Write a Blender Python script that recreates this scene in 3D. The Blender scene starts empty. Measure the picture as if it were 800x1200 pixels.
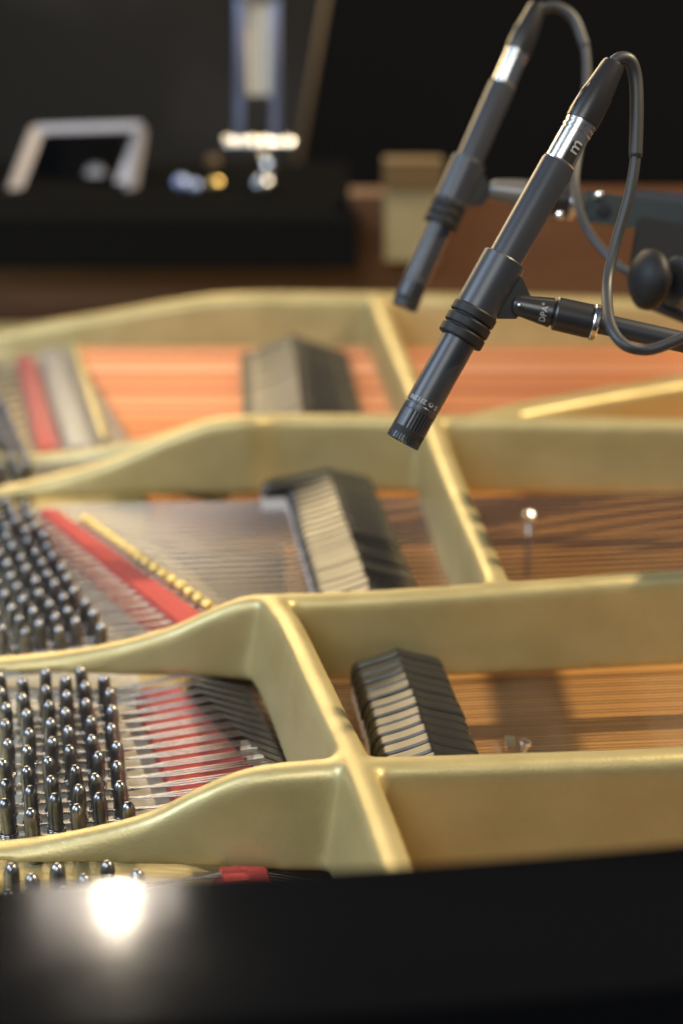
import bpy, bmesh, math, random
import numpy as np
from mathutils import Vector, Matrix

random.seed(7); rng = np.random.default_rng(7)
scene = bpy.context.scene
C = scene.collection
R = math.radians

# ------------------------------------------------------------------ camera
FPX = 2100.0                  # focal length in pixels of the 800 x 1200 photograph
PITCH = R(20.0); CAMZ = 0.506
cam = bpy.data.cameras.new('camera'); camo = bpy.data.objects.new('camera', cam); C.objects.link(camo)
camo.location = (0, 0, CAMZ); camo.rotation_euler = (R(90) - PITCH, 0, 0)
cam.sensor_fit = 'VERTICAL'; cam.sensor_height = 36.0; cam.lens = 36.0 * FPX / 1200.0
cam.clip_start = 0.02; cam.clip_end = 60
cam.dof.use_dof = True; cam.dof.focus_distance = 1.01; cam.dof.aperture_fstop = 3.4
scene.camera = camo

# ------------------------------------------------------------------ world, lamps, exposure
w = bpy.data.worlds.new('World'); scene.world = w; w.use_nodes = True
bg = w.node_tree.nodes['Background']; bg.inputs[0].default_value = (0.80, 0.86, 1.0, 1); bg.inputs[1].default_value = 0.085

def area(name, loc, target, size, power, color, shape='DISK', size_y=None, spread=None):
    l = bpy.data.lights.new(name, 'AREA'); l.shape = shape; l.size = size
    if size_y: l.size_y = size_y
    l.energy = power; l.color = color
    if spread: l.spread = spread
    o = bpy.data.objects.new(name, l); C.objects.link(o); o.location = loc
    o.rotation_euler = (Vector(target) - Vector(loc)).to_track_quat('-Z', 'Y').to_euler()
    return o
PC = (0.0, 1.1, 0.0)
area('stage_lamp', (-0.36, 2.50, 1.385), PC, 0.036, 2.3, (1.0, 0.86, 0.66))
area('stage_lamp_reflector', (-0.38, 2.53, 1.395), PC, 0.23, 0.8, (1.0, 0.86, 0.74), 'RECTANGLE', 0.11)
area('key_lamp', (2.15, 1.45, 2.4), PC, 0.08, 150.0, (1.0, 0.80, 0.52))
area('back_light', (-1.05, 4.2, 1.22), PC, 2.0, 58.0, (1.0, 0.75, 0.40), 'RECTANGLE', 1.05)
area('window_light', (-2.0, 0.6, 1.5), PC, 1.1, 54.0, (0.66, 0.81, 1.0), 'RECTANGLE', 1.3)
area('room_light', (-0.7, -1.3, 1.9), PC, 1.4, 42.0, (0.95, 0.98, 0.94), 'RECTANGLE', 1.2)

vs = scene.view_settings
vs.view_transform = 'Standard'; vs.look = 'None'; vs.exposure = 0.12; vs.gamma = 1.0
vs.use_curve_mapping = False

# ------------------------------------------------------------------ un-projection onto known heights / distances
cp, sp = math.cos(PITCH), math.sin(PITCH)
FW = Vector((0, cp, -sp)); UPV = Vector((0, sp, cp)); CAMP = Vector((0, 0, CAMZ))
def ray(px, py):
    return Vector(((px - 400) / FPX, 0, 0)) + UPV * ((600 - py) / FPX) + FW
def U(px, py, z):                       # point of the picture at height z
    d = ray(px, py); t = (z - CAMZ) / d.z
    return CAMP + d * t
def UD(px, py, D):                      # point of the picture at axial distance D
    return CAMP + ray(px, py) * D
def UY(px, py, Y):
    d = ray(px, py); return CAMP + d * (Y / d.y)

# ------------------------------------------------------------------ materials
def mat(name, col, rough=0.5, metal=0.0, coat=0.0, bump=None, var=None, spec=None, aniso=None, grain=None, sheen=0.0):
    m = bpy.data.materials.new(name); m.use_nodes = True
    nt = m.node_tree; b = nt.nodes['Principled BSDF']
    b.inputs['Base Color'].default_value = (*col, 1); b.inputs['Roughness'].default_value = rough
    b.inputs['Metallic'].default_value = metal; b.inputs['Coat Weight'].default_value = coat
    b.inputs['Coat Roughness'].default_value = 0.06
    if sheen: b.inputs['Sheen Weight'].default_value = sheen
    if spec is not None: b.inputs['Specular IOR Level'].default_value = spec
    tc = nt.nodes.new('ShaderNodeTexCoord')
    geo = nt.nodes.new('ShaderNodeNewGeometry')
    if var:                              # (scale, colour b, low, high)
        n = nt.nodes.new('ShaderNodeTexNoise'); n.inputs['Scale'].default_value = var[0]; n.inputs['Detail'].default_value = 6
        r = nt.nodes.new('ShaderNodeValToRGB'); r.color_ramp.elements[0].position = var[2]; r.color_ramp.elements[1].position = var[3]
        r.color_ramp.elements[0].color = (*col, 1); r.color_ramp.elements[1].color = (*var[1], 1)
        if grain:
            mp = nt.nodes.new('ShaderNodeMapping'); mp.inputs['Scale'].default_value = grain
            nt.links.new(geo.outputs['Position'], mp.inputs[0]); nt.links.new(mp.outputs[0], n.inputs['Vector'])
        else:
            nt.links.new(geo.outputs['Position'], n.inputs['Vector'])
        nt.links.new(n.outputs['Fac'], r.inputs[0]); nt.links.new(r.outputs[0], b.inputs['Base Color'])
    if bump:                             # (scale, strength, distance)
        n2 = nt.nodes.new('ShaderNodeTexNoise'); n2.inputs['Scale'].default_value = bump[0]; n2.inputs['Detail'].default_value = 4
        nt.links.new(geo.outputs['Position'], n2.inputs['Vector'])
        bp = nt.nodes.new('ShaderNodeBump'); bp.inputs['Strength'].default_value = bump[1]; bp.inputs['Distance'].default_value = bump[2]
        nt.links.new(n2.outputs['Fac'], bp.inputs['Height']); nt.links.new(bp.outputs[0], b.inputs['Normal'])
        if len(bump) > 3:
            mr = nt.nodes.new('ShaderNodeMapRange'); mr.inputs[3].default_value = rough - bump[3]; mr.inputs[4].default_value = rough + bump[3]
            n3 = nt.nodes.new('ShaderNodeTexNoise'); n3.inputs['Scale'].default_value = 25; n3.inputs['Detail'].default_value = 5
            nt.links.new(geo.outputs['Position'], n3.inputs['Vector'])
            nt.links.new(n3.outputs['Fac'], mr.inputs[0]); nt.links.new(mr.outputs[0], b.inputs['Roughness'])
    return m
M = {}
M['gold'] = mat('bronze_gold_paint', (0.43, 0.352, 0.162), 0.44, 0.55, 0.0, (650, 0.28, 0.0006, 0.09), (22, (0.49, 0.405, 0.195), 0.38, 0.62))
M['lacquer'] = mat('black_polish', (0.002, 0.002, 0.0022), 0.10, 0, 0.0, (40, 0.03, 0.001, 0.04), spec=0.26)
M['lacquer_soft'] = mat('black_satin_polish', (0.007, 0.007, 0.007), 0.6, 0, 0.0, (30, 0.05, 0.001, 0.08), spec=0.02)
M['lacquer_soft'].node_tree.nodes['Principled BSDF'].inputs['IOR'].default_value = 1.02
M['damper'] = mat('damper_black', (0.018, 0.017, 0.017), 0.31, 0, 0.0, (300, 0.05, 0.0005, 0.08), spec=0.5)
M['pin'] = mat('blued_steel', (0.20, 0.205, 0.225), 0.30, 1.0, 0, (500, 0.10, 0.0004, 0.08), (120, (0.29, 0.29, 0.305), 0.4, 0.65))
M['steel'] = mat('string_steel', (0.34, 0.325, 0.335), 0.22, 1.0)
M['copper'] = mat('wound_copper', (0.80, 0.33, 0.14), 0.42, 1.0)
M['copper_dark'] = mat('tarnished_copper', (0.55, 0.19, 0.085), 0.46, 1.0)
M['copper_pink'] = mat('pale_copper', (0.88, 0.44, 0.26), 0.40, 1.0)
M['brass'] = mat('brass', (0.85, 0.62, 0.22), 0.28, 1.0)
M['red'] = mat('red_felt', (0.47, 0.050, 0.030), 0.95, 0, 0, (1400, 0.7, 0.0012), (300, (0.37, 0.034, 0.022), 0.35, 0.7), sheen=0.1)
M['white_felt'] = mat('white_felt', (0.72, 0.66, 0.63), 0.95, 0, 0, (1000, 0.6, 0.001), sheen=0.3)
M['grey_felt'] = mat('grey_cloth', (0.48, 0.44, 0.36), 0.95, 0, 0, (900, 0.6, 0.001), (200, (0.36, 0.32, 0.25), 0.35, 0.7))
M['spruce'] = mat('varnished_spruce', (0.56, 0.29, 0.09), 0.38, 0, 0.2, None, (60, (0.53, 0.27, 0.082), 0.3, 0.7), grain=(.4, 14, 1))
M['mahogany'] = mat('brown_rim_veneer', (0.12, 0.050, 0.024), 0.40, 0, 0.1, None, (10, (0.085, 0.034, 0.016), 0.3, 0.7), grain=(1, 4, 12))
M['dark_wood'] = mat('dark_underframe', (0.035, 0.026, 0.02), 0.7)
M['mic'] = mat('microphone_black', (0.036, 0.038, 0.046), 0.37, 0.2, 0, (1500, 0.06, 0.0003, 0.06))
M['rubber'] = mat('black_rubber', (0.010, 0.010, 0.011), 0.55, 0, 0, (900, 0.1, 0.0003), spec=0.3)
M['boot'] = mat('black_plastic_boot', (0.018, 0.017, 0.018), 0.33, 0, 0, (800, 0.05, 0.0003))
M['cable'] = mat('grey_black_cable', (0.030, 0.030, 0.032), 0.48, 0, 0, (700, 0.08, 0.0003))
M['nickel'] = mat('brushed_nickel', (0.72, 0.71, 0.69), 0.24, 1.0, 0, (600, 0.05, 0.0003, 0.08))
M['chrome'] = mat('chrome', (0.82, 0.84, 0.88), 0.22, 1.0)
M['print'] = mat('white_print', (0.42, 0.42, 0.42), 0.6)
M['teal'] = mat('dark_teal_metal', (0.018, 0.027, 0.030), 0.42, 0.3, 0, (300, 0.05, 0.0004, 0.06))
M['cream'] = mat('cream_reflection', (0.27, 0.22, 0.11), 0.6, 0, 0, None, (30, (0.23, 0.185, 0.09), 0.3, 0.7))
M['ivory'] = mat('ivory_panel', (0.70, 0.62, 0.48), 0.5)
M['brownblock'] = mat('brown_wood_block', (0.10, 0.06, 0.02), 0.55)
M['bluelit'] = mat('blue_lit_chrome', (0.36, 0.44, 0.70), 0.42, 0.7)  # chrome with the bluish light on it put into the base colour
M['dimgrey'] = mat('dim_grey_metal', (0.16, 0.15, 0.14), 0.4, 0.5)
M['greymetal'] = mat('grey_metal', (0.34, 0.32, 0.34), 0.45, 0.3)
M['wall'] = mat('dark_wall', (0.007, 0.0065, 0.0065), 0.8, 0, 0, None, (1.6, (0.032, 0.031, 0.033), 0.50, 0.72))  # paler cloudy patches paint faint lid reflections into the wall colour
M['slot'] = mat('slot_dark', (0.004, 0.004, 0.004), 0.7)

# ------------------------------------------------------------------ object helpers
def empty(name, loc, label, cat, group=None):
    o = bpy.data.objects.new(name, None); C.objects.link(o); o.location = loc; o.empty_display_size = 0.05
    o['label'] = label; o['category'] = cat
    if group: o['group'] = group
    return o
def world_loc(o):
    v = Vector((0, 0, 0))
    while o is not None:
        v += o.location; o = o.parent
    return v
def link(name, me, material, parent=None, loc=(0, 0, 0)):
    """loc and mesh are world coordinates; thing/parents only carry translations"""
    o = bpy.data.objects.new(name, me); C.objects.link(o)
    if material is not None and not me.materials: me.materials.append(material)
    if parent is not None:
        o.parent = parent; o.location = Vector(loc) - world_loc(parent)
    else: o.location = loc
    return o
def mesh_pd(name, V, F, smooth=True):
    me = bpy.data.meshes.new(name); me.from_pydata([tuple(v) for v in V], [], F); me.update()
    if smooth:
        me.polygons.foreach_set('use_smooth', [True] * len(me.polygons))
    return me
def bm_mesh(name, bm, smooth=False, bevel=None):
    if bevel:
        bmesh.ops.bevel(bm, geom=[e for e in bm.edges if len(e.link_faces) == 2 and e.calc_face_angle(0) > 0.5], offset=bevel, segments=2, affect='EDGES', profile=0.5)
    bmesh.ops.recalc_face_normals(bm, faces=bm.faces)
    me = bpy.data.meshes.new(name); bm.to_mesh(me); bm.free()
    if smooth:
        me.polygons.foreach_set('use_smooth', [True] * len(me.polygons)); me.set_sharp_from_angle(angle=R(40))
    return me
def frame_from(d):
    d = Vector(d).normalized()
    a = Vector((0, 0, 1)) if abs(d.z) < 0.9 else Vector((1, 0, 0))
    x = a.cross(d).normalized(); y = d.cross(x)
    return x, y, d
def tube(name, pts, r, sides=8, smooth_n=0, cap=True):
    """swept round tube along pts; r scalar or list"""
    P = [Vector(p) for p in pts]
    rr = list(r) if isinstance(r, (list, tuple)) else [r] * len(P)
    if smooth_n:
        Q, q = [], []
        for i in range(len(P) - 1):
            p0 = P[max(i - 1, 0)]; p1 = P[i]; p2 = P[i + 1]; p3 = P[min(i + 2, len(P) - 1)]
            for k in range(smooth_n):
                t = k / smooth_n
                Q.append(0.5 * ((2 * p1) + (p2 - p0) * t + (2 * p0 - 5 * p1 + 4 * p2 - p3) * t * t + (-p0 + 3 * p1 - 3 * p2 + p3) * t ** 3))
                q.append(rr[i] * (1 - t) + rr[i + 1] * t)
        Q.append(P[-1]); q.append(rr[-1]); P, rr = Q, q
    V, F = [], []
    x, y, d = frame_from(P[1] - P[0])
    for i, p in enumerate(P):
        t = (P[min(i + 1, len(P) - 1)] - P[max(i - 1, 0)]).normalized()
        x = (x - t * x.dot(t)).normalized(); y = t.cross(x)
        for k in range(sides):
            a = 2 * math.pi * k / sides
            V.append(p + (x * math.cos(a) + y * math.sin(a)) * rr[i])
    n = len(P)
    for i in range(n - 1):
        for k in range(sides):
            k2 = (k + 1) % sides
            F.append((i * sides + k, i * sides + k2, (i + 1) * sides + k2, (i + 1) * sides + k))
    if cap:
        F.append(tuple(range(sides))[::-1]); F.append(tuple((n - 1) * sides + k for k in range(sides)))
    return mesh_pd(name, V, F)
def lathe(name, prof, A, d, sides=40, sharp=30):
    """profile [(t, r)] along axis d from A"""
    x, y, d = frame_from(d); A = Vector(A); V, F = [], []
    for t, r in prof:
        for k in range(sides):
            a = 2 * math.pi * k / sides
            V.append(A + d * t + (x * math.cos(a) + y * math.sin(a)) * r)
    for i in range(len(prof) - 1):
        for k in range(sides):
            k2 = (k + 1) % sides
            F.append((i * sides + k, i * sides + k2, (i + 1) * sides + k2, (i + 1) * sides + k))
    F.append(tuple(range(sides))[::-1]); F.append(tuple((len(prof) - 1) * sides + k for k in range(sides)))
    me = mesh_pd(name, V, F); me.set_sharp_from_angle(angle=R(sharp)); return me
def box_bm(x0, x1, y0, y1, z0, z1, bm=None):
    bm = bm or bmesh.new()
    vs_ = [bm.verts.new((x, y, z)) for z in (z0, z1) for y in (y0, y1) for x in (x0, x1)]
    for f in ((0, 2, 3, 1), (4, 5, 7, 6), (0, 1, 5, 4), (2, 6, 7, 3), (0, 4, 6, 2), (1, 3, 7, 5)):
        bm.faces.new([vs_[i] for i in f])
    return bm
def prism_bm(poly, z0, z1, bm=None):
    bm = bm or bmesh.new()
    a = [bm.verts.new((p[0], p[1], z0)) for p in poly]; b = [bm.verts.new((p[0], p[1], z1)) for p in poly]
    n = len(poly)
    bm.faces.new(a[::-1]); bm.faces.new(b)
    for i in range(n): bm.faces.new((a[i], a[(i + 1) % n], b[(i + 1) % n], b[i]))
    return bm
def catmull(P, n):
    P = [Vector(p) for p in P]; Q = []
    for i in range(len(P) - 1):
        p0 = P[max(i - 1, 0)]; p1 = P[i]; p2 = P[i + 1]; p3 = P[min(i + 2, len(P) - 1)]
        for k in range(n):
            t = k / n
            Q.append(0.5 * ((2 * p1) + (p2 - p0) * t + (2 * p0 - 5 * p1 + 4 * p2 - p3) * t * t + (-p0 + 3 * p1 - 3 * p2 + p3) * t ** 3))
    Q.append(P[-1]); return Q

# ------------------------------------------------------------------ the room behind
wall = link('wall', bm_mesh('wall', box_bm(-4, 4, 4.6, 4.7, -1.2, 2.6)), M['wall']); wall['kind'] = 'structure'

# ------------------------------------------------------------------ grand piano
piano = empty('grand_piano', (0, 1.3, -0.08), 'black grand piano seen open from its treble side, gold iron plate and strings inside', 'piano')

# --- cast plate: struts, cross bars and pin deck are one casting, remeshed together for real fillets
def sweep_bm(P, bot, wt, wl, wr, bm):
    """bar along P (x,y,ztop); top width wt, foot wl to the left of travel, wr to the right"""
    rings = []
    for i, p in enumerate(P):
        t = (P[min(i + 1, len(P) - 1)] - P[max(i - 1, 0)]); t.z = 0; t.normalize()
        n = Vector((-t.y, t.x, 0))
        b = bot(p) if callable(bot) else bot
        b = min(b, p.z - 0.006)
        rc = min(.0062, (p.z - b) * .45, wt * .4); q = []
        for sgn, angs in ((1, range(0, 91, 18)), (-1, range(90, -1, -18))):
            for a_ in angs:
                a_ = R(a_); q.append(Vector((p.x, p.y, p.z - rc + rc * math.sin(a_))) + n * sgn * (wt / 2 - rc + rc * math.cos(a_)))
        q += [Vector((p.x, p.y, b)) - n * wr, Vector((p.x, p.y, b)) + n * wl]
        rings.append([bm.verts.new(v) for v in q])
    m_ = len(rings[0])
    for a, b in zip(rings, rings[1:]):
        for k in range(m_):
            bm.faces.new((a[k], a[(k + 1) % m_], b[(k + 1) % m_], b[k]))
    bm.faces.new(rings[0][::-1]); bm.faces.new(rings[-1])
def Uz(px, py, Y):                      # keep the plan distance Y, read the height off the picture
    return UY(px, py, Y)
T1, T2, T3 = 0.060, 0.053, 0.060
def xy(p, X):                            # slide a point to plan position X
    return p
S1 = [Uz(-330, 1002, 0.860), Uz(-150, 1001, 0.860), Uz(0, 990, 0.858), Uz(90, 975, 0.857), Uz(170, 955, 0.856), Uz(230, 926, 0.854), Uz(280, 905, 0.852),
      Uz(330, 896, 0.850), Uz(400, 891, 0.849), U(450, 890, T1), U(620, 885, T1), U(800, 878, T1), U(1150, 860, T1)]
S2 = [Uz(-330, 785, 1.104), Uz(-120, 782, 1.104), Uz(0, 772, 1.100), Uz(80, 763, 1.098), Uz(140, 752, 1.096), Uz(200, 735, 1.094), Uz(245, 715, 1.091), Uz(285, 700, 1.089),
      Uz(330, 697, 1.087), U(420, 694, T2), U(600, 683, T2 + .003), U(800, 669, T2 + .006), U(1100, 650, T2 + .01)]
S3 = [Uz(-300, 598, 1.455), Uz(-100, 590, 1.455), Uz(0, 572, 1.455), Uz(80, 553, 1.456), Uz(140, 534, 1.457), Uz(200, 508, 1.458), Uz(245, 492, 1.459), Uz(290, 487, 1.460),
      U(340, 486, T3), U(500, 487, T3), U(650, 489, T3), U(800, 492, T3), U(1100, 496, T3)]
S3b = [Uz(-200, 534, 1.548), Uz(0, 532, 1.545), Uz(70, 530, 1.540), Uz(130, 522, 1.528), Uz(185, 509, 1.510), Uz(230, 495, 1.485), Uz(262, 488, 1.468)]
S3d = [Uz(560, 487, 1.468), Uz(640, 470, 1.512), Uz(720, 456, 1.555), Uz(800, 443, 1.60), Uz(1000, 412, 1.70)]
S4 = [Uz(-250, 420, 1.925), Uz(-60, 398, 1.925), Uz(50, 378, 1.925), Uz(130, 365, 1.925), Uz(200, 353, 1.925), Uz(280, 344, 1.925), Uz(440, 344, 1.925), Uz(600, 347, 1.915),
      Uz(800, 352, 1.905), Uz(1050, 358, 1.89)]
X1 = [U(318, 697, T2), U(340, 727, T2 + .003), U(366, 780, T2 + .006), U(392, 835, T1), U(419, 890, T1), U(443, 950, T1), U(470, 1025, T1), U(495, 1090, T1)]
X2 = [U(583, 678, T2 + .003), U(567, 640, .056), U(545, 590, .058), U(524, 540, .060), U(505, 488, T3)]
X3 = [U(496, 480, T3), U(474, 425, .060), U(455, 380, .060), U(441, 344, .0605)]
BARS = [('strut', S1, -0.006, .018, .012, .012, 6), ('strut', S2, -0.006, .018, .012, .012, 6), ('strut', S3, -0.006, .021, .014, .014, 6),
        ('strut', S3b, -0.02, .017, .011, .011, 6), ('strut', S3d, -0.006, .030, .016, .016, 6), ('strut', S4, -0.02, .026, .016, .020, 6),
        ('cross_bar', X1, -0.004, .018, .011, .018, 6), ('cross_bar', X2, -0.004, .018, .014, .010, 6), ('cross_bar', X3, -0.004, .018, .014, .010, 6)]
bm = bmesh.new()
ctrl = []
for nm, P, bot, wt, wl, wr, n in BARS:
    Q = catmull(P, n); sweep_bm(Q, bot, wt, wl, wr, bm)
    ctrl.append((nm, np.array([(q.x, q.y) for q in Q]), 0.5 * max(wt, wl + wr) + .004))
DZ0, DZ1 = -0.040, -0.024
# pin deck, section by section, ends where the strings leave it
L = lambda px, py, z=0.0: (U(px, py, z).x, U(px, py, z).y)
deckpoly = [(-.62, .60), (-.030, .60), (-.045, .78), L(318, 925, -.01), L(262, 862, -.01), L(226, 806, -.01), L(214, 770, -.01),
            L(310, 718, -.01), L(235, 655, -.01), L(170, 610, -.01), (-.165, 1.47), L(160, 520, -.01), L(105, 430, -.01), L(80, 400, -.01), (-.30, 2.05), (-.62, 2.05)]
prism_bm(deckpoly, DZ0, DZ1, bm)
# bass ledge that carries the far strut
prism_bm([(-.62, 1.90), (.62, 1.87), (.62, 2.09), (-.62, 2.09)], -.045, -.012, bm)
bmesh.ops.recalc_face_normals(bm, faces=bm.faces)
src = bpy.data.meshes.new('plate_src'); bm.to_mesh(src); bm.free()
so = bpy.data.objects.new('plate_src', src); C.objects.link(so)
md = so.modifiers.new('r', 'REMESH'); md.mode = 'VOXEL'; md.voxel_size = 0.0022; md.adaptivity = 0
dg = bpy.context.evaluated_depsgraph_get(); ev = so.evaluated_get(dg); rm = bpy.data.meshes.new_from_object(ev)
nv = len(rm.vertices); co = np.empty(nv * 3); rm.vertices.foreach_get('co', co); co = co.reshape(-1, 3)
npoly = len(rm.polygons); loops = np.empty(len(rm.loops), dtype=np.int64); rm.loops.foreach_get('vertex_index', loops)
ls = np.empty(npoly, dtype=np.int64); rm.polygons.foreach_get('loop_start', ls); lt = np.empty(npoly, dtype=np.int64); rm.polygons.foreach_get('loop_total', lt)
ed = np.empty(len(rm.edges) * 2, dtype=np.int64); rm.edges.foreach_get('vertices', ed); ed = ed.reshape(-1, 2)
deg = np.bincount(ed.ravel(), minlength=nv).astype(float)[:, None]
def lap(c):
    s = np.zeros_like(c)
    for k in range(3):
        s[:, k] = np.bincount(ed[:, 0], weights=c[ed[:, 1], k], minlength=nv) + np.bincount(ed[:, 1], weights=c[ed[:, 0], k], minlength=nv)
    return s / deg
for it in range(12): co = co * 0.45 + lap(co) * 0.55
rm.vertices.foreach_set('co', co.ravel()); rm.update()
vn = np.empty(nv * 3); rm.vertices.foreach_get('normal', vn); vn = vn.reshape(-1, 3)
# classify faces: which bar do they belong to
assert (lt == 4).all()
quads = loops.reshape(-1, 4)
fc = co[quads].mean(axis=1)
best = np.full(len(quads), 9.0); own = np.full(len(quads), -1)
for i, (nm, Q, hw) in enumerate(ctrl):
    seg = np.full(len(quads), 9.0)
    for a, b in zip(Q[:-1], Q[1:]):
        ab = b - a; t = np.clip(((fc[:, :2] - a) @ ab) / max(ab @ ab, 1e-12), 0, 1)
        dd = np.linalg.norm(fc[:, :2] - (a + t[:, None] * ab), axis=1)
        seg = np.minimum(seg, dd)
    seg = np.where(seg < hw, seg / hw, 9.0)
    m_ = seg < best; best[m_] = seg[m_]; own[m_] = i
own[fc[:, 2] < DZ1 + .0035] = -1
own[(own == 5) & (fc[:, 2] < -.008)] = -1
def sub(name, mask, parent):
    q = quads[mask]; used, inv = np.unique(q.ravel(), return_inverse=True)
    me = bpy.data.meshes.new(name); me.vertices.add(len(used)); me.vertices.foreach_set('co', co[used].ravel())
    me.loops.add(q.size); me.loops.foreach_set('vertex_index', inv.astype(np.int32).ravel())
    me.polygons.add(len(q)); me.polygons.foreach_set('loop_start', np.arange(0, q.size, 4, dtype=np.int32))
    me.polygons.foreach_set('use_smooth', np.ones(len(q), dtype=bool))
    me.update(calc_edges=True); me.validate()
    me.normals_split_custom_set_from_vertices([tuple(v) for v in vn[used]])
    return link(name, me, M['gold'], parent)
plate = sub('iron_plate', own == -1, piano)
for i, (nm, Q, hw) in enumerate(ctrl):
    if (own == i).any(): sub(nm, own == i, plate)
bpy.data.objects.remove(so); bpy.data.meshes.remove(rm)

# --- soundboard and case
sbp = [(.03, .62), (.010, .85), L(352, 893, -.05), L(292, 800, -.05), (-.03, 1.10), (-.05, 1.45), (-.25, 1.47), (-.36, 2.10), (.75, 2.10), (.75, .62)]
link('soundboard', bm_mesh('soundboard', prism_bm(sbp, -.062, -.052)), M['spruce'], piano)
link('case_bottom', bm_mesh('case_bottom', box_bm(-.62, .77, .60, 2.12, -.075, -.064)), M['dark_wood'], piano)
RZ = 0.165
edge = catmull([U(-420, 1052, RZ), U(-150, 1045, RZ), U(0, 1039, RZ), U(200, 1030, RZ), U(400, 1020, RZ), U(600, 1006, RZ), U(800, 989, RZ), U(1000, 968, RZ), U(1300, 930, RZ)], 6)
poly = [(p.x, p.y) for p in edge] + [(p.x, p.y - .085) for p in edge[::-1]]
me = bm_mesh('rim', prism_bm(poly, -.30, RZ), True, 0.003)
rim = link('rim', me, M['lacquer'], piano); rim['label'] = 'polished black treble rim reflecting a lamp'
# far rim: brown inside
rim2 = link('rim', bm_mesh('far_rim', box_bm(.010, .80, 2.125, 2.19, -.08, .131), True, .004), M['mahogany'], piano)
link('rim', bm_mesh('far_rim_front', box_bm(-.62, .0095, 2.125, 2.19, -.08, .100), True, .004), M['mahogany'], piano)
rim2['label'] = 'brown inner face of the bass side rim'
# black shelf in front of it (left) and lid
sx = U(413, 260, .115).x
link('lid_rail', bm_mesh('lid_rail', box_bm(-.95, .018, 2.06, 2.124, .058, .116), True, .004), M['lacquer_soft'], piano)
link('lid_shelf', bm_mesh('lid_shelf', box_bm(-.95, .009, 2.1245, 2.46, .1005, .118), True, .004), M['lacquer_soft'], piano)
lb = bmesh.new()
lx0 = UY(347, 225, 2.86); lx1 = UY(388, -10, 2.86); dxl = (lx1 - lx0)
quad = [lx0 + dxl * -0.9, Vector((1.2, 2.86, (lx0 + dxl * -0.9).z)), Vector((1.2, 2.86, (lx0 + dxl * 1.5).z)), lx0 + dxl * 1.5]
a = [lb.verts.new(v) for v in quad]; b = [lb.verts.new(v + Vector((0, .03, 0))) for v in quad]
lb.faces.new(a); lb.faces.new(b[::-1])
for i in range(4): lb.faces.new((a[i], b[i], b[(i + 1) % 4], a[(i + 1) % 4]))
lido = link('lid', bm_mesh('lid', lb), M['lacquer_soft'], piano)
link('lid_edge', tube('lid_edge', [lx0 + dxl * -0.9 + Vector((-.006, -.002, 0)), lx0 + dxl * 1.5 + Vector((-.006, -.002, 0))], .004, 8), M['brownblock'], lido)

# --- tuning pins
def pin_mesh():
    prof = [(0, .0043), (.0155, .0043), (.018, .0041), (.0295, .0039), (.0325, .0033), (.0345, .0020), (.0350, .0008)]
    V, F = [], []; n = 12
    for z, r in prof:
        for k in range(n):
            a = 2 * math.pi * k / n
            sq = 1.0
            if z > .016: sq = 0.5 + 0.5 / max(abs(math.cos(a)), abs(math.sin(a))) * 1.0; sq = min(sq, 1.17)
            V.append((r * sq * math.cos(a), r * sq * math.sin(a), z))
    for i in range(len(prof) - 1):
        for k in range(n):
            k2 = (k + 1) % n; F.append((i * n + k, i * n + k2, (i + 1) * n + k2, (i + 1) * n + k))
    F.append(tuple((len(prof) - 1) * n + k for k in range(n)))
    me = mesh_pd('tuning_pin', V, F); me.set_sharp_from_angle(angle=R(45)); me.materials.append(M['pin']); return me
PINM = pin_mesh()
pts = []
for k in range(3 * 12 + 1):
    a = 2 * math.pi * k / 12; pts.append((.0051 * math.cos(a), .0051 * math.sin(a), .0105 + .0011 * k / 12))
COIL = tube('coil', pts, .0005, 5); COIL.materials.append(M['steel'])
DECK = DZ1 - .0006
def pin(p):
    o = bpy.data.objects.new('tuning_pin', PINM); C.objects.link(o); o.parent = piano
    o.location = Vector((p[0], p[1], DECK + random.uniform(-.0007, .0005))) - world_loc(piano)
    o.rotation_euler = (random.uniform(-.015, .015), R(-3) + random.uniform(-.015, .015), random.uniform(0, 6.28))
    c = bpy.data.objects.new('coil', COIL); C.objects.link(c); c.parent = o
PT = DECK + .035                          # pin top height
STR = DECK + .0125                        # wire height at the coil

def isect(B, d, p, q):                    # plan distance along d from B to the line p-q
    e = (q[0] - p[0], q[1] - p[1]); den = d[0] * e[1] - d[1] * e[0]
    return ((p[0] - B[0]) * e[1] - (p[1] - B[1]) * e[0]) / den
def string(name, pts, r, m):
    return link(name, tube(name, pts, r, 5, cap=False), m, piano)

def field(top0, top1, npitch, first, last, ang0, ang1, feat, keep, unison=3, mname='steel', r=.00056, un=.0026, uf=.0039, cols=(0, -2, -4), xr=.62):
    """rows of pins running from pin top pixel top0 to top1; two notes per pitch"""
    A = U(*top0, PT); B = U(*top1, PT); step = (B - A) / (2 * npitch)
    for n in range(first, last):
        f = (n - first) / max(last - 1 - first, 1); an = R(ang0 + (ang1 - ang0) * f)
        d = Vector((math.cos(an), math.sin(an), 0)); nrm = Vector((-d.y, d.x, 0))
        base = A + step * n; odd = n % 2
        for j, c in enumerate(cols[:unison]):
            cc = c + (1 if odd else 0)
            pp = base + d * (.0130 * cc) + nrm * (.0010 * (j - 1) * -1)
            if keep(pp): pin(pp)
            off = nrm * (un * (1 - j)) if unison == 3 else nrm * (.003 * (.5 - j))
            s0 = pp + nrm * .004; s0.z = STR + .001 * j
            P = [s0]
            B2 = base + off
            for fi, (p, q, z) in enumerate(feat):
                if fi == len(feat) - 1: B2 = base + nrm * (uf * (1 - j))
                s = isect(B2, d, p, q); v = B2 + d * s; v.z = z; P.append(v)
            d2 = d
            v = P[-1] + d2 * (xr - P[-1].x); v.z = P[-1].z + .002; P.append(v)
            if P[1].x > P[0].x: string('string', P, r, M[mname])

inframe = lambda p: p.x > -.40
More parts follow.
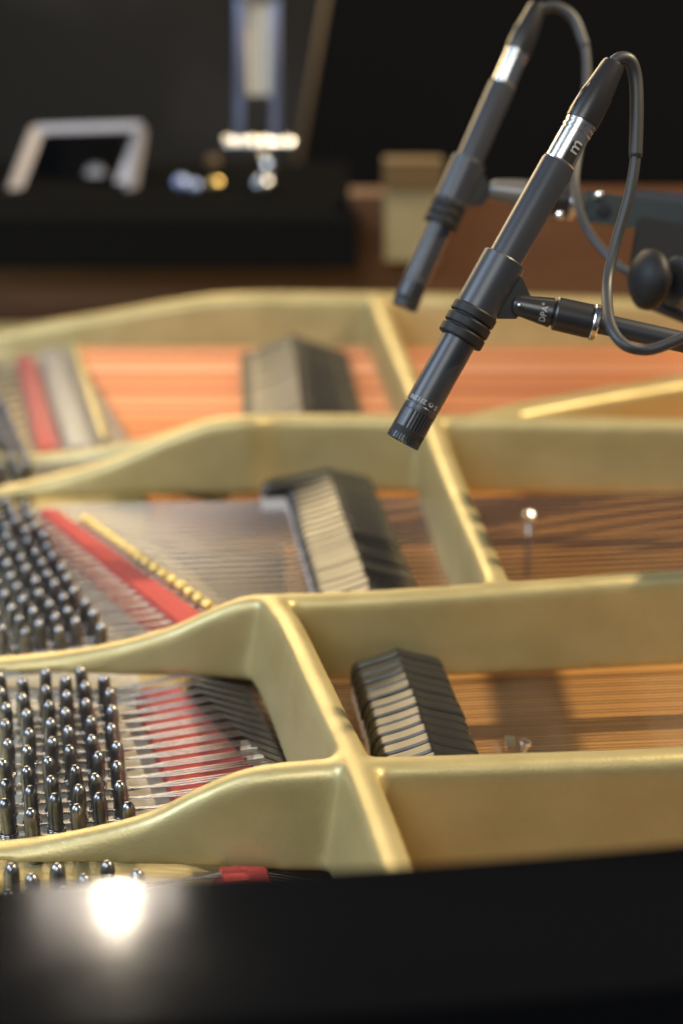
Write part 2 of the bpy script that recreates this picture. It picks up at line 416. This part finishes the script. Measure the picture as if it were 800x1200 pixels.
# treble-middle section (between the first two struts)
feltR = (L(222, 806, -.004), L(305, 893, -.004))
capo = (L(292, 800, -.010), L(352, 893, -.010))
field((97, 781), (122, 955), 8, 0, 16, 5.0, 4.0,
      [(L(160, 800, -.006), L(212, 935, -.006), -.0050), (*feltR, .0015), (*capo, -.012)], inframe)
# middle section
agA, agB = U(100, 608, .004), U(235, 703, .004)
field((8, 583), (98.5, 740), 12, 0, 24, 3.0, 8.0,
      [(L(45, 600, 0), L(190, 715, 0), -.001), ((agA.x, agA.y), (agB.x, agB.y), .0015)], inframe, cols=(0, -2, -4), un=.0020, uf=.0022, r=.00060)
# a left-over row of the nearest treble section
A0 = U(127, 1007, PT); stp = Vector((.0024, -.012, 0))
for n in range(0, 9):
    d = Vector((math.cos(R(4)), math.sin(R(4)), 0)); base = A0 + stp * n
    for j, c in enumerate((0, -2, -4)):
        pp = base + d * (.0130 * (c + (n % 2))) ; pin(pp)
        off = Vector((0, .0027 * (1 - j), 0)); s0 = pp + Vector((0, .004, 0)); s0.z = STR
        e1 = base + d * .07 + off; e1.z = .0; e2 = base + d * .125 + off; e2.z = -.012
        string('string', [s0, e1, e2, e2 + d * .5], .00045, M['steel'])
# bass section: copper wound strings
bA, bB = U(75, 420, .012), U(128, 508, .012)
for n in range(30):
    f = n / 29
    Y = 1.885 - f * .40
    an = R(-0.6 + 0.4 * f); d = Vector((math.cos(an), math.sin(an), 0))
    xa = bA.x + (bB.x - bA.x) * ((Y - bA.y) / (bB.y - bA.y))
    for u in (-1, 1):
        y = Y + u * .0034
        p0 = Vector((xa - .096 + .012 * u - .010 * (n % 2), y - .001, STR + .002)); pa = Vector((xa, y, .008))
        pin((p0.x, p0.y - .004, 0))
        pin((p0.x - .026, p0.y - .006, 0))
        ws = pa + d * .018
        o = string('string', [p0, pa, ws], .0006, M['steel'])
        rr = .0019 - .0007 * f
        pe = ws + d * (.62 - ws.x); pe.z = .010
        link('winding', tube('winding', [ws - d * .001, ws + d * .006, pe], [.0006, rr, rr], 6, cap=False), M[random.choice(['copper', 'copper', 'copper_pink', 'copper_dark'])], o)

# --- felts, agraffes and bearing strips
def strip(name, pa, pb, z0, z1, m, bulge=0):
    """quadrilateral strip: pa = two plan points of left edge, pb = right edge (far, near)"""
    bmx = bmesh.new(); n = 40; rings = []
    for i in range(n + 1):
        f = i / n; a = Vector((*pa[0], 0)).lerp(Vector((*pa[1], 0)), f); b = Vector((*pb[0], 0)).lerp(Vector((*pb[1], 0)), f)
        row = []
        row.append(bmx.verts.new((a.x, a.y, z0)))
        for t, hz in ((0, .6), (.15, .95), (.5, 1.0), (.85, .95), (1, .6)):
            v = a.lerp(b, t); row.append(bmx.verts.new((v.x, v.y, z0 + (z1 - z0) * hz + random.uniform(-.0003, .0003))))
        row.append(bmx.verts.new((b.x, b.y, z0)))
        rings.append(row)
    for r0, r1 in zip(rings, rings[1:]):
        for k in range(6): bmx.faces.new((r0[k], r0[k + 1], r1[k + 1], r1[k]))
    bmx.faces.new(rings[0]); bmx.faces.new(rings[-1][::-1])
    return link(name, bm_mesh(name, bmx, True), m, piano)
ft = -.004
strip('felt_strip', (L(158, 801, ft), L(222, 965, ft)), (L(222, 801, ft), L(378, 965, ft)), DZ1, -.0062, M['red'])['label'] = 'red felt strip under the near strings'
strip('felt_strip', (L(42, 600, 0), L(205, 735, 0)), (L(72, 600, 0), L(262, 735, 0)), DZ1, .0035, M['red'])['label'] = 'diagonal red felt strip of the middle section'
strip('felt_strip', (L(18, 420, ft), L(42, 530, ft)), (L(42, 420, ft), L(76, 530, ft)), DZ1, .0, M['red'])['label'] = 'blurred red felt strip of the bass section'
strip('felt_strip', (L(248, 1016, .0), L(252, 1032, .0)), (L(322, 1016, .0), L(327, 1032, .0)), DZ1, .001, M['red'])['label'] = 'dark red felt strip of the nearest section'
strip('bearing_strip', (L(47, 420, ft), L(78, 530, ft)), (L(74, 420, ft), L(114, 530, ft)), DZ1, .004, M['grey_felt'])
strip('bearing_strip', (L(82, 418, ft), L(118, 530, ft)), (L(94, 418, ft), L(130, 530, ft)), DZ1, .012, M['gold'])
strip('felt_strip', (L(80, 606, ft), L(240, 722, ft)), (L(97, 606, ft), L(262, 722, ft)), DZ1, -.006, M['dark_wood'])['label'] = 'dark cloth strip beside the brass agraffes'
# cloth under the near wires
strip('under_cloth', (L(-20, 778, -.02), L(10, 975, -.02)), (L(160, 778, -.02), L(214, 965, -.02)), DZ1 - .001, DZ1 + .0012, M['grey_felt'])
strip('under_cloth', (L(-80, 590, -.02), L(40, 770, -.02)), (L(45, 596, -.02), L(210, 740, -.02)), DZ1 - .001, DZ1 + .0012, M['grey_felt'])
# agraffes: slotted brass studs
ab = bmesh.new()
def ring_stack(prof, n=12):
    V, F = [], []
    for z, r in prof:
        for k in range(n):
            a = 2 * math.pi * k / n; V.append((r * math.cos(a), r * math.sin(a), z))
    for i in range(len(prof) - 1):
        for k in range(n):
            k2 = (k + 1) % n; F.append((i * n + k, i * n + k2, (i + 1) * n + k2, (i + 1) * n + k))
    F.append(tuple((len(prof) - 1) * n + k for k in range(n))); return V, F
ab.free()
AG = mesh_pd('agraffe', *ring_stack([(0, .0026), (.018, .0026), (.021, .0034), (.0245, .0042), (.028, .0042), (.0310, .0032), (.0325, .0016), (.0328, .0006)]))
AG.materials.append(M['brass'])
na = int((agA.y - agB.y) / .0118) + 6
for i in range(na):
    p = agA + (agB - agA) * (i * .0118 / (agA.y - agB.y))
    link('agraffe', AG, None, piano, (p.x, p.y, DZ1 - .001))
AG2 = AG
# aliquot blocks where the near strings bend
ALQ = bm_mesh('bearing_block', box_bm(-.003, .003, -.0035, .0035, 0, .013), True, .0008); ALQ.materials.append(M['ivory'])
for i in range(9, 15):
    f = i / 14; x0, y0 = feltR[0]; x1, y1 = feltR[1]
    link('bearing_block', ALQ, None, piano, (x0 + (x1 - x0) * f * 1.2 + .002, y0 + (y1 - y0) * f * 1.2 - .006, -.0135))
link('bearing_rail', tube('bearing_rail', [(feltR[0][0], feltR[0][1], -.012), (feltR[1][0] + .01, feltR[1][1] - .03, -.012)], .004, 8), M['dark_wood'], piano)

# --- dampers
def damper_mesh(name, xl, xr, xp, h_end, h_peak, th):
    """gabled head, extruded along y; local origin under the ridge, on the wires"""
    prof = [(xl, .013), (xl, h_end - .009), (xl + .0010, h_end - .0052), (xl + .0030, h_end - .0022), (xl + .006, h_end - .0003)]
    for t in (.25, .5, .72, .88):
        prof.append((xl + .006 + (xp - xl - .006) * t, h_end + (h_peak - h_end) * (t ** 1.3)))
    prof += [(xp - .001, h_peak - .0004), (xp + .0008, h_peak - .0002)]
    for t in (.12, .3, .5, .75):
        prof.append((xp + (xr - .006 - xp) * t, h_peak - (h_peak - h_end) * (t ** .78)))
    prof += [(xr - .006, h_end - .0003), (xr - .0028, h_end - .0020), (xr - .0009, h_end - .0048), (xr, h_end - .009), (xr, .013)]
    bmx = bmesh.new()
    e = .0011
    rows = []
    for y, ins in ((-th / 2, e), (-th / 2 + e, 0), (th / 2 - e, 0), (th / 2, e)):
        cxm = (xl + xr) / 2
        rows.append([bmx.verts.new((x + (ins if x < cxm else -ins) * .7, y, z - (ins if z > .014 else 0))) for x, z in prof])
    n = len(prof)
    for a, b in zip(rows, rows[1:]):
        for k in range(n): bmx.faces.new((a[k], a[(k + 1) % n], b[(k + 1) % n], b[k]))
    bmx.faces.new(rows[0][::-1]); bmx.faces.new(rows[-1])
    me = bm_mesh(name, bmx, True); me.set_sharp_from_angle(angle=R(38)); me.materials.append(M['damper']); return me
def felt_mesh(name, xl, xr, th):
    me = bm_mesh(name, box_bm(xl, xr, -th / 2, th / 2, 0, .0128), False, .0012); me.materials.append(M['white_felt']); return me
def damper_row(far_px, near_px, zt, h, xl, xr, pitch, n, th, h_end, lead=0, ang=3):
    A = U(*far_px, zt); B = U(*near_px, zt); dirv = (B - A).normalized(); step = dirv * (pitch / abs(dirv.y))
    m1 = damper_mesh('damper', xl, xr, 0, h_end, h, th); f1 = felt_mesh('damper_felt', xl + .001, xr - .004, th * .8)
    m2 = damper_mesh('damper', xl - .019, xr, 0, h_end, h, th); f2 = felt_mesh('damper_felt', xl - .019, xr - .004, th * .8)
    for i in range(n):
        p = A + step * i; p.z = zt - h
        o = link('damper', m2 if i < lead else m1, None, piano, p + Vector((random.uniform(-.0005, .0005), random.uniform(-.0003, .0003), random.uniform(-.0005, .0004))))
        o.rotation_euler = (0, 0, R(ang) + random.uniform(-.008, .008))
        q = bpy.data.objects.new('damper_felt', f2 if i < lead else f1); C.objects.link(q); q.parent = o
damper_row((466, 762), (503, 868), .025, .036, -.030, .031, .0120, 15, .0100, .0285, ang=5)
damper_row((383, 549), (434, 690), .030, .031, -.036, .039, .0122, 23, .0104, .022, lead=2, ang=5)
damper_row((342, 392), (352, 470), .040, .034, -.054, .058, .0128, 27, .0100, .016, ang=0)
# --- small fittings
link('hitch_rod', tube('hitch_rod', [U(617, 672, -.03), U(617, 672, -.03) + Vector((0, 0, .045))], .0022, 8), M['steel'], piano)
p = U(617, 672, -.03)
link('rod_head', lathe('rod_head', [(0, .0022), (.001, .0045), (.004, .0050), (.007, .0042), (.009, .002)], p + Vector((0, 0, .044)), (0, 0, 1), 14), M['chrome'], piano)
p = U(598, 878, -.006)
link('string_clip', bm_mesh('string_clip', box_bm(p.x - .003, p.x + .003, p.y - .004, p.y + .010, -.008, -.002), False, .0008), M['nickel'], piano)
p = U(612, 880, -.006)
link('string_screw', lathe('string_screw', [(0, .002), (.006, .002), (.0065, .0036), (.009, .0034), (.0095, .001)], (p.x, p.y, -.008), (0.2, 0, 1), 10), M['chrome'], piano)

# ------------------------------------------------------------------ microphones
def wrap_text(name, body, size, A, axis, face, r, t, rot, m, parent, ang0=0.0):
    """printed text wrapped on a cylinder (axis from A); face = direction the text looks to; rot in quarter turns"""
    cu = bpy.data.curves.new(name, 'FONT'); cu.body = body; cu.size = size; cu.align_x = 'CENTER'; cu.align_y = 'CENTER'
    cu.resolution_u = 3
    to = bpy.data.objects.new(name, cu); C.objects.link(to)
    dgx = bpy.context.evaluated_depsgraph_get(); me = bpy.data.meshes.new_from_object(to.evaluated_get(dgx))
    bpy.data.objects.remove(to)
    bmx = bmesh.new(); bmx.from_mesh(me); bmesh.ops.subdivide_edges(bmx, edges=bmx.edges, cuts=1); bmx.to_mesh(me); bmx.free()
    d = Vector(axis).normalized(); f = Vector(face); f = (f - d * f.dot(d)).normalized(); s = d.cross(f)
    for v in me.vertices:
        x, y = v.co.x, v.co.y
        for _ in range(rot): x, y = -y, x
        a = ang0 + x / r
        v.co = Vector(A) + d * (t + y) + (f * math.cos(a) + s * math.sin(a)) * (r + .00012)
    me.update()
    return link(name, me, m, parent)

def build_mic(tip, top, Dt, Dp, label):
    A = UD(*tip, Dt); B = UD(*top, Dp); ax = (B - A); Ln = ax.length; d = ax.normalized()
    k = Ln / .175                                     # everything in units of the real 175 mm body
    r = .0096 * k
    t0 = empty('microphone', A, label, 'microphone')
    body = lathe('body', [(.0180 * k, r * .985), (.0186 * k, r), (.0215 * k, r), (.0218 * k, r * .975), (.0222 * k, r * .975), (.0225 * k, r), (.1735 * k, r), (.175 * k, r * .96)], A, d, 48)
    bo = link('body', body, M['mic'], t0)
    x, y, _ = frame_from(d)
    cap = lathe('capsule', [(.0032 * k, r * .90), (.0035 * k, r * .99), (.0075 * k, r), (.0079 * k, r * .90), (.0172 * k, r * .90), (.0178 * k, r * .99), (.0183 * k, r)], A, d, 48)
    co_ = link('capsule', cap, M['slot'], t0)
    # ribs over the side vents, in groups
    V, F = [], []
    bmr = bmesh.new()
    for g in range(30):
        if g % 10 in (8, 9): wdt = .16
        else: wdt = .055
        a0 = 2 * math.pi * g / 30
        vv = []
        for tt in (.0074 * k, .0182 * k):
            for da, rr in ((-wdt, r * .995), (wdt, r * .995), (wdt, r * .88), (-wdt, r * .88)):
                vv.append(bmr.verts.new(A + d * tt + (x * math.cos(a0 + da) + y * math.sin(a0 + da)) * rr))
        for f in ((0, 1, 5, 4), (1, 2, 6, 5), (3, 0, 4, 7)): bmr.faces.new([vv[i] for i in f])
    link('vent_ribs', bm_mesh('vent_ribs', bmr), M['mic'], co_)
    bmr = bmesh.new()
    for g in range(34):
        a0 = 2 * math.pi * g / 34; wd = .055; vv = []
        for tt in (0, .0036 * k):
            for da, rr in ((-wd, r), (wd, r), (wd, r * .80), (-wd, r * .80)):
                vv.append(bmr.verts.new(A + d * tt + (x * math.cos(a0 + da) + y * math.sin(a0 + da)) * rr))
        for f in ((0, 1, 5, 4), (1, 2, 6, 5), (3, 0, 4, 7), (0, 3, 2, 1), (2, 3, 7, 6)): bmr.faces.new([vv[i] for i in f])
    link('grille_teeth', bm_mesh('grille_teeth', bmr), M['mic'], co_)
    link('grille_ring', lathe('grille_ring', [(.0010 * k, r * .3), (.0012 * k, r * .84), (.0034 * k, r * .86)], A, d, 32), M['mic'], co_)
    face = CAMP - A
    if Dt < 1.1:
        wrap_text('serial_print', '211298', .0036 * k, A, d, face, r, .0245 * k, 2, M['print'], bo, -.45)
        wrap_text('pattern_print', 'S', .0036 * k, A, d, face, r, .0245 * k, 2, M['print'], bo, .80)
        # cardioid symbol: a small heart-shaped ring
        sv, sf = [], []; f_ = (face - d * face.dot(d)).normalized(); s_ = d.cross(f_); n = 24
        for i in range(n):
            th = 2 * math.pi * i / n; rho = (1 - .75 * math.sin(th)) * .0011 * k
            for q in (1.0, .70):
                xx = rho * q * math.cos(th); yy = rho * q * math.sin(th) + .0003; a = .42 + xx / r
                sv.append(A + d * (.0250 * k + yy) + (f_ * math.cos(a) + s_ * math.sin(a)) * (r + .00012))
        for i in range(n):
            j = (i + 1) % n; sf.append((2 * i, 2 * j, 2 * j + 1, 2 * i + 1))
        link('cardioid_print', mesh_pd('cardioid_print', sv, sf, False), M['print'], bo)
    return A, B, d, k, r

def build_holder(A, d, k, r, knuckle, label, far=False):
    """clip sleeve on the microphone, swivel joint and the thin arm; knuckle = list of pixel/depth points"""
    base = A + d * .075 * k
    h = empty('microphone_holder', base, label, 'holder')
    R0 = r + .0028 * k
    link('sleeve', lathe('sleeve', [(.083 * k, r * 1.01), (.083 * k, R0), (.1145 * k, R0), (.1150 * k, R0 - .0004), (.1150 * k, r * 1.01)], A, d, 48), M['mic'], h)
    Rb = r + .0034 * k
    prof = [(.0640 * k, r * 1.005), (.0640 * k, Rb - .0006 * k)]
    for i in range(3):
        a = .0642 * k + i * .0066 * k
        prof += [(a, Rb - .0004 * k), (a + .0006 * k, Rb), (a + .0048 * k, Rb), (a + .0054 * k, Rb - .0005 * k), (a + .0058 * k, Rb - .0016 * k), (a + .0064 * k, Rb - .0016 * k)]
    prof += [(.0838 * k, r * 1.01)]
    link('rubber_rings', lathe('rubber_rings', prof, A, d, 48), M['rubber'], h)
    p0, p1 = UD(*knuckle[0]), UD(*knuckle[1]); e = (p1 - p0).normalized(); px = 1 / (FPX / knuckle[0][2])
    # triangular gusset between sleeve and swivel
    c0 = A + d * .112 * k; c1 = A + d * .080 * k; side = (e - d * e.dot(d)).normalized(); nn = d.cross(side).normalized()
    loc = lambda t, q: A + d * (t / 2143 * k) + side * (q / 2143 * k)
    tri = [loc(237, 20), loc(235, 29), loc(222, 47), loc(206, 50), loc(192, 46), loc(182, 28), loc(182, 20)]
    bmg = bmesh.new(); wdt = .0035 * k
    a = [bmg.verts.new(v + nn * wdt) for v in tri]; b = [bmg.verts.new(v - nn * wdt) for v in tri]
    bmg.faces.new(a); bmg.faces.new(b[::-1])
    for i in range(len(tri)): bmg.faces.new((a[i], b[i], b[(i + 1) % len(tri)], a[(i + 1) % len(tri)]))
    link('bracket', bm_mesh('bracket', bmg, False, .0006), M['rubber'], h)
    u = .98 / FPX * k / 1.0
    g = lambda px_: px_ * knuckle[0][2] / FPX
    L1 = g(42)
    sw = link('swivel', lathe('swivel', [(g(-5), g(4)), (g(-3), g(9)), (g(1), g(11.5)), (g(5), g(12.5)), (g(22), g(15)), (g(40), g(17.6)), (g(42.5), g(17.8)), (g(43.5), g(16))], p0, e, 36), M['boot'] if not far else M['dimgrey'], h)
    link('arm_socket', lathe('arm_socket', [(g(42), g(15)), (g(46), g(15)), (g(46.5), g(18.5)), (g(48), g(19.8)), (g(89), g(20.2)), (g(91), g(19))], p0, e, 40), M['boot'], h)
    link('arm_ring', lathe('arm_ring', [(g(90.5), g(18)), (g(91), g(20.6)), (g(92), g(21.4)), (g(97), g(21.4)), (g(98), g(20.6)), (g(98.5), g(14))], p0, e, 40), M['nickel'], h)
    link('arm', lathe('arm', [(g(97), g(12.3)), (g(340), g(12.3))], p0, e, 28), M['mic'], h)
    if not far:
        f = CAMP - p0
        # printed maker's name along the joint, reading across it, and the bright rivet
        wrap_text('maker_print', 'DPA\u00b0', g(10.5), p0, e, f, g(16.9), g(33), 2, M['print'], sw, .12)
        ff = (f - e * f.dot(e)).normalized()
        link('rivet', lathe('rivet', [(g(10), g(2.6)), (g(13.8), g(2.6)), (g(14.3), g(1.6))], p0 + e * g(3.5) + e.cross(ff) * g(0), ff, 14), M['nickel'], sw)
    return h

A, B, d1, k1, r1 = build_mic((471, 518), (654, 191), .98, .98, 'sharp black pencil microphone in front, pointing down over the strings')
build_holder(A, d1, k1, r1, [(604, 357, .975), (800, 401, .975)], 'black clip, swivel and thin arm gripping the sharp front microphone')
A2, B2, d2, k2, r2 = build_mic((473, 360), (589, 99), 1.287, 1.287, 'blurred black pencil microphone behind, farther from the camera')
build_holder(A2, d2, k2, r2, [(577, 222, 1.287), (780, 252, 1.287)], 'blurred clip and swivel arm gripping the rear microphone', True)

def build_cable(B, d, k, r, path, label, sl, near):
    c = empty('microphone_cable', B, label, 'cable')
    s = .98 / FPX * k
    cn = link('connector', lathe('connector', [(-.0004 * k, r * .92), (.0006 * k, r * .95), (.0010 * k, r * .88), (.0185 * k, r * .88), (.0187 * k, r * .82), (.0195 * k, r * .82), (.0197 * k, r * .9), (.0215 * k, r * .9), (.0218 * k, r * .83), (.0226 * k, r * .83), (.0228 * k, r * .9), (.0255 * k, r * .9), (.0258 * k, r * .7)], B, d, 48), M['nickel'], c)
    link('boot', lathe('boot', [(.0250 * k, r * .80), (.0255 * k, r * .97), (.030 * k, r * .99), (.042 * k, r * .93), (.046 * k, r * .86), (.061 * k, r * .68), (.0625 * k, r * .62), (.0628 * k, r * .4)], B, d, 40), M['boot'], c)
    # raised rib on the boot
    x = (Vector((-1, 0, 0)) + CAMP.normalized() * 0); f = (CAMP - B); f = (f - d * f.dot(d)).normalized(); sd = d.cross(f); sd = sd if sd.x < 0 else -sd
    q = (f * .55 + sd * .83).normalized()
    link('boot_rib', tube('boot_rib', [B + d * .030 * k + q * r * .92, B + d * .040 * k + q * r * .93, B + d * .0465 * k + q * r * .84], [.0009 * k, .0014 * k, .0006 * k], 8), M['boot'], c)
    if near:
        lab = wrap_text('connector_label', '  m', .0105 * k, B, d, f, r * .885, .0075 * k, 1, M['print'], cn, .45)
        sv = []
        for (a0, t0_) in ((.12, .0015), (.80, .0015), (.80, .0135), (.12, .0135)):
            sv.append((a0, t0_))
        V = []; F = []; n = 8
        s2 = d.cross(f)
        for i in range(n + 1):
            a = .10 + (.95 - .10) * i / n
            for t_ in (.0012 * k, .0125 * k): V.append(B + d * t_ + (f * math.cos(a) + s2 * math.sin(a)) * (r * .885))
        for i in range(n): F.append((2 * i, 2 * i + 1, 2 * i + 3, 2 * i + 2))
        link('label_patch', mesh_pd('label_patch', V, F), M['slot'], cn)
    P = [B + d * .058 * k] + [UD(*q) for q in path]
    rc = .0031
    link('cord', tube('cord', P, rc, 12, 8), M['cable'], c)
    link('cord_sleeve', tube('cord_sleeve', P[:sl], rc * 1.22, 14, 8), M['cable'], c)
    return c
build_cable(B, d1, k1, r1, [(723, 70, .98), (737, 71, .982), (744, 92, .985), (745.5, 130, .985), (744, 184, .985), (736, 232, .985), (719, 292, .985), (711, 335, .978), (714, 378, .955), (730, 403, .945), (757, 410, .945), (785, 402, .945), (815, 388, .95), (900, 350, .98)],
            'sharp dark cable with silver plug looping down from the front microphone', 6, True)
build_cable(B2, d2, k2, r2, [(636, 10, 1.287), (652, 8, 1.287), (672, 22, 1.287), (685, 55, 1.285), (687, 100, 1.28), (680, 160, 1.27), (673, 215, 1.25), (684, 262, 1.22), (712, 300, 1.2), (740, 322, 1.19), (790, 350, 1.19), (900, 380, 1.19)],
            'blurred dark cable with silver plug from the rear microphone', 5, False)

# stand bar behind the right edge
sb = empty('stand_bar', UD(760, 255, 1.26), 'blurred dark teal metal stand bar with round knob at the right edge', 'stand')
def slab(name, p0, p1, hgt, dep, m, parent, bev=.002):
    p0, p1 = Vector(p0), Vector(p1); e = (p1 - p0).normalized(); up = (UPV - e * UPV.dot(e)).normalized(); n = e.cross(up)
    bmx = bmesh.new(); vv = []
    for p in (p0, p1):
        for su, sn in ((1, 1), (1, -1), (-1, -1), (-1, 1)): vv.append(bmx.verts.new(p + up * su * hgt / 2 + n * sn * dep / 2))
    for f in ((0, 1, 2, 3), (7, 6, 5, 4), (0, 4, 5, 1), (1, 5, 6, 2), (2, 6, 7, 3), (3, 7, 4, 0)): bmx.faces.new([vv[i] for i in f])
    return link(name, bm_mesh(name, bmx, True, bev), m, parent)
slab('bar', UD(683, 243, 1.25), UD(960, 280, 1.25), .021, .012, M['teal'], sb)
slab('rear_bar', UD(735, 232, 1.27), UD(960, 246, 1.27), .010, .010, M['mic'], sb)
for q in ((701, 229), (655, 252)):
    p = UD(*q, 1.24); link('bolt', lathe('bolt', [(-.006, .0032), (.002, .0032), (.0034, .0022), (.0038, .0008)], p, CAMP - p, 12), M['chrome'], sb)
p = UD(707, 247, 1.243); link('bolt_hole', lathe('bolt_hole', [(-.004, .005), (.001, .005), (.0012, .003)], p, CAMP - p, 16), M['slot'], sb)
slab('bracket', UD(742, 292, 1.22), UD(900, 320, 1.22), .042, .02, M['rubber'], sb, .004)
p = UD(764, 328, 1.16); kd = Vector((-.92, -.36, .15)).normalized()
link('clamp_knob', lathe('clamp_knob', [(-.012, .006), (-.006, .012), (-.002, .0185), (.002, .0200), (.006, .0192), (.010, .015), (.013, .009), (.014, .003)], p, kd, 24, 50), M['rubber'], sb)
link('knob_washer', lathe('knob_washer', [(-.026, .014), (-.024, .0165), (-.016, .0165), (-.014, .012)], p, kd, 24), M['mic'], sb)
slab('shadow_block', (.380, .86, .245), (.380, 1.32, .250), .030, .024, M['mic'], sb, .004)  # added out of view to cast the dark band across the near strings
link('lower_rod', tube('lower_rod', [UD(745, 345, 1.19), UD(800, 368, 1.19), UD(900, 405, 1.19)], .006, 12), M['mic'], sb)

# ------------------------------------------------------------------ blurred things on the black shelf
SH = .118
def onshelf(px, py, Y): return UY(px, py, Y)
# bent grey frame
Y0 = 2.24
fr = empty('metal_frame', (UY(90, 250, Y0).x, Y0, SH), 'blurred grey trapezoid metal frame standing on the black shelf at left', 'frame')
pl = [UY(8, 246, Y0), UY(44, 152, Y0 + .06), UY(166, 148, Y0 + .06), UY(150, 246, Y0)]
for a, b in ((0, 1), (1, 2), (2, 3)):
    slab(['leg', 'top_rail', 'leg'][a], pl[a], pl[b], .015 if a != 1 else .010, .008, M['greymetal'], fr)
link('base_bar', tube('base_bar', [UY(8, 248, Y0), UY(150, 248, Y0)], .005, 8), M['lacquer_soft'], fr)
slab('rear_leg', UY(130, 246, Y0 + .05), UY(162, 165, Y0 + .08), .014, .008, M['greymetal'], fr)
for q, rr in (((62, 222), .011), ((112, 206), .014)):
    p = UY(*q, Y0 + .12); link('knob', lathe('knob', [(-.02, rr * .5), (-.006, rr), (.004, rr), (.010, rr * .6)], p, (0, -1, .35), 16), M['greymetal'], fr)
p = UY(88, 250, Y0 + .12); link('knob_box', bm_mesh('knob_box', box_bm(p.x - .06, p.x + .06, Y0 + .132, Y0 + .2, SH, SH + .05), True, .004), M['lacquer_soft'], fr)
# chrome post
Y1 = 2.26
ch = empty('chrome_stand', (UY(310, 250, Y1).x, Y1, SH), 'blurred chrome stand with twin uprights and ivory strip between them', 'stand')
for x0, x1 in ((280, 283), (323, 322)):
    link('upright', tube('upright', [UY(x0, 172, Y1), UY(x1, -160, Y1)], .0062, 14), M['bluelit'], ch)
slab('panel', UY(303, 112, Y1 + .01), UY(303, -160, Y1 + .01), .005, .001, M['ivory'], ch, .0002)
a_, b_ = UY(287, 0, Y1 + .012), UY(318, 115, Y1 + .012)
link('ivory_strip', bm_mesh('ivory_strip', box_bm(UY(288, 0, Y1).x, UY(302, 0, Y1).x, Y1 + .004, Y1 + .012, UY(300, 112, Y1).z, UY(300, 2, Y1).z), True, .001), M['ivory'], ch)
link('ivory_strip', bm_mesh('ivory_strip', box_bm(UY(304, 0, Y1).x, UY(318, 0, Y1).x, Y1 + .004, Y1 + .012, UY(300, 112, Y1).z, UY(300, 2, Y1).z), True, .001), M['ivory'], ch)
link('top_clamp', bm_mesh('top_clamp', box_bm(UY(278, 0, Y1).x, UY(328, 0, Y1).x, Y1 - .01, Y1 + .012, UY(300, 0, Y1).z, UY(300, -10, Y1).z), True, .002), M['chrome'], ch)
link('cross_piece', tube('cross_piece', [UY(266, 168, Y1 - .012), UY(342, 168, Y1 - .012)], .005, 12), M['chrome'], ch)
for x in (268, 284, 298, 312, 338):
    p = UY(x, 168, Y1 - .018); link('knob', lathe('knob', [(-.008, .003), (-.006, .006), (0, .0078), (.006, .006), (.008, .003)], p, (0, -1, .2), 16), M['chrome'], ch)
link('stem', tube('stem', [UY(315, 176, Y1), (UY(315, 240, Y1).x, Y1, SH)], .0085, 14), M['nickel'], ch)
# small bright fittings
def fitting(px, py, Y, r, m, label, hgt=None):
    p = UY(px, py, Y); z = max(p.z, SH + r)
    e = empty('shelf_knob', (p.x, Y, SH), label, 'knob', 'small shiny knobs on the black shelf')
    link('stem', tube('stem', [(p.x, Y, SH), (p.x, Y, z)], r * .45, 8), m, e)
    link('cap', lathe('cap', [(-r, r * .3), (-r * .7, r * .8), (0, r), (r * .7, r * .8), (r, r * .3)], (p.x, Y, z), (0, -.9, .5), 16), m, e)
fitting(308, 247, 2.215, .012, M['chrome'], 'largest shiny chrome knob at the foot of the chrome stand')
fitting(253, 236, 2.24, .0085, M['brass'], 'small golden knob between the two chrome ones on the shelf')
fitting(213, 238, 2.24, .0095, M['bluelit'], 'bluish chrome knob right of the grey frame on the shelf')
fitting(229, 243, 2.225, .008, M['bluelit'], 'lower bluish chrome knob touching its neighbour on the shelf')
fitting(250, 203, 2.40, .010, M['brownblock'], 'dim brownish knob raised above the golden one')
# solid block added in place of a cream reflection in the polish
cb = empty('reflection_block', (UY(482, 300, 2.09).x, 2.09, .0), 'blurred cream reflection with brown top, built as a block against the brown rim behind the rear microphone', 'block')
pl0, pl1 = UY(451, 222, 2.1).x, UY(514, 222, 2.1).x
link('block', bm_mesh('block', box_bm(pl0, pl1, 2.085, 2.124, UY(480, 305, 2.09).z, UY(480, 222, 2.09).z), True, .004), M['cream'], cb)
link('brown_top', bm_mesh('brown_top', box_bm(pl0 - .002, pl1 + .004, 2.08, 2.124, UY(480, 220, 2.09).z, UY(480, 188, 2.09).z), True, .003), M['brownblock'], cb)

# ------------------------------------------------------------------ render settings
scene.render.engine = 'CYCLES'
scene.render.resolution_x, scene.render.resolution_y = 682, 1024
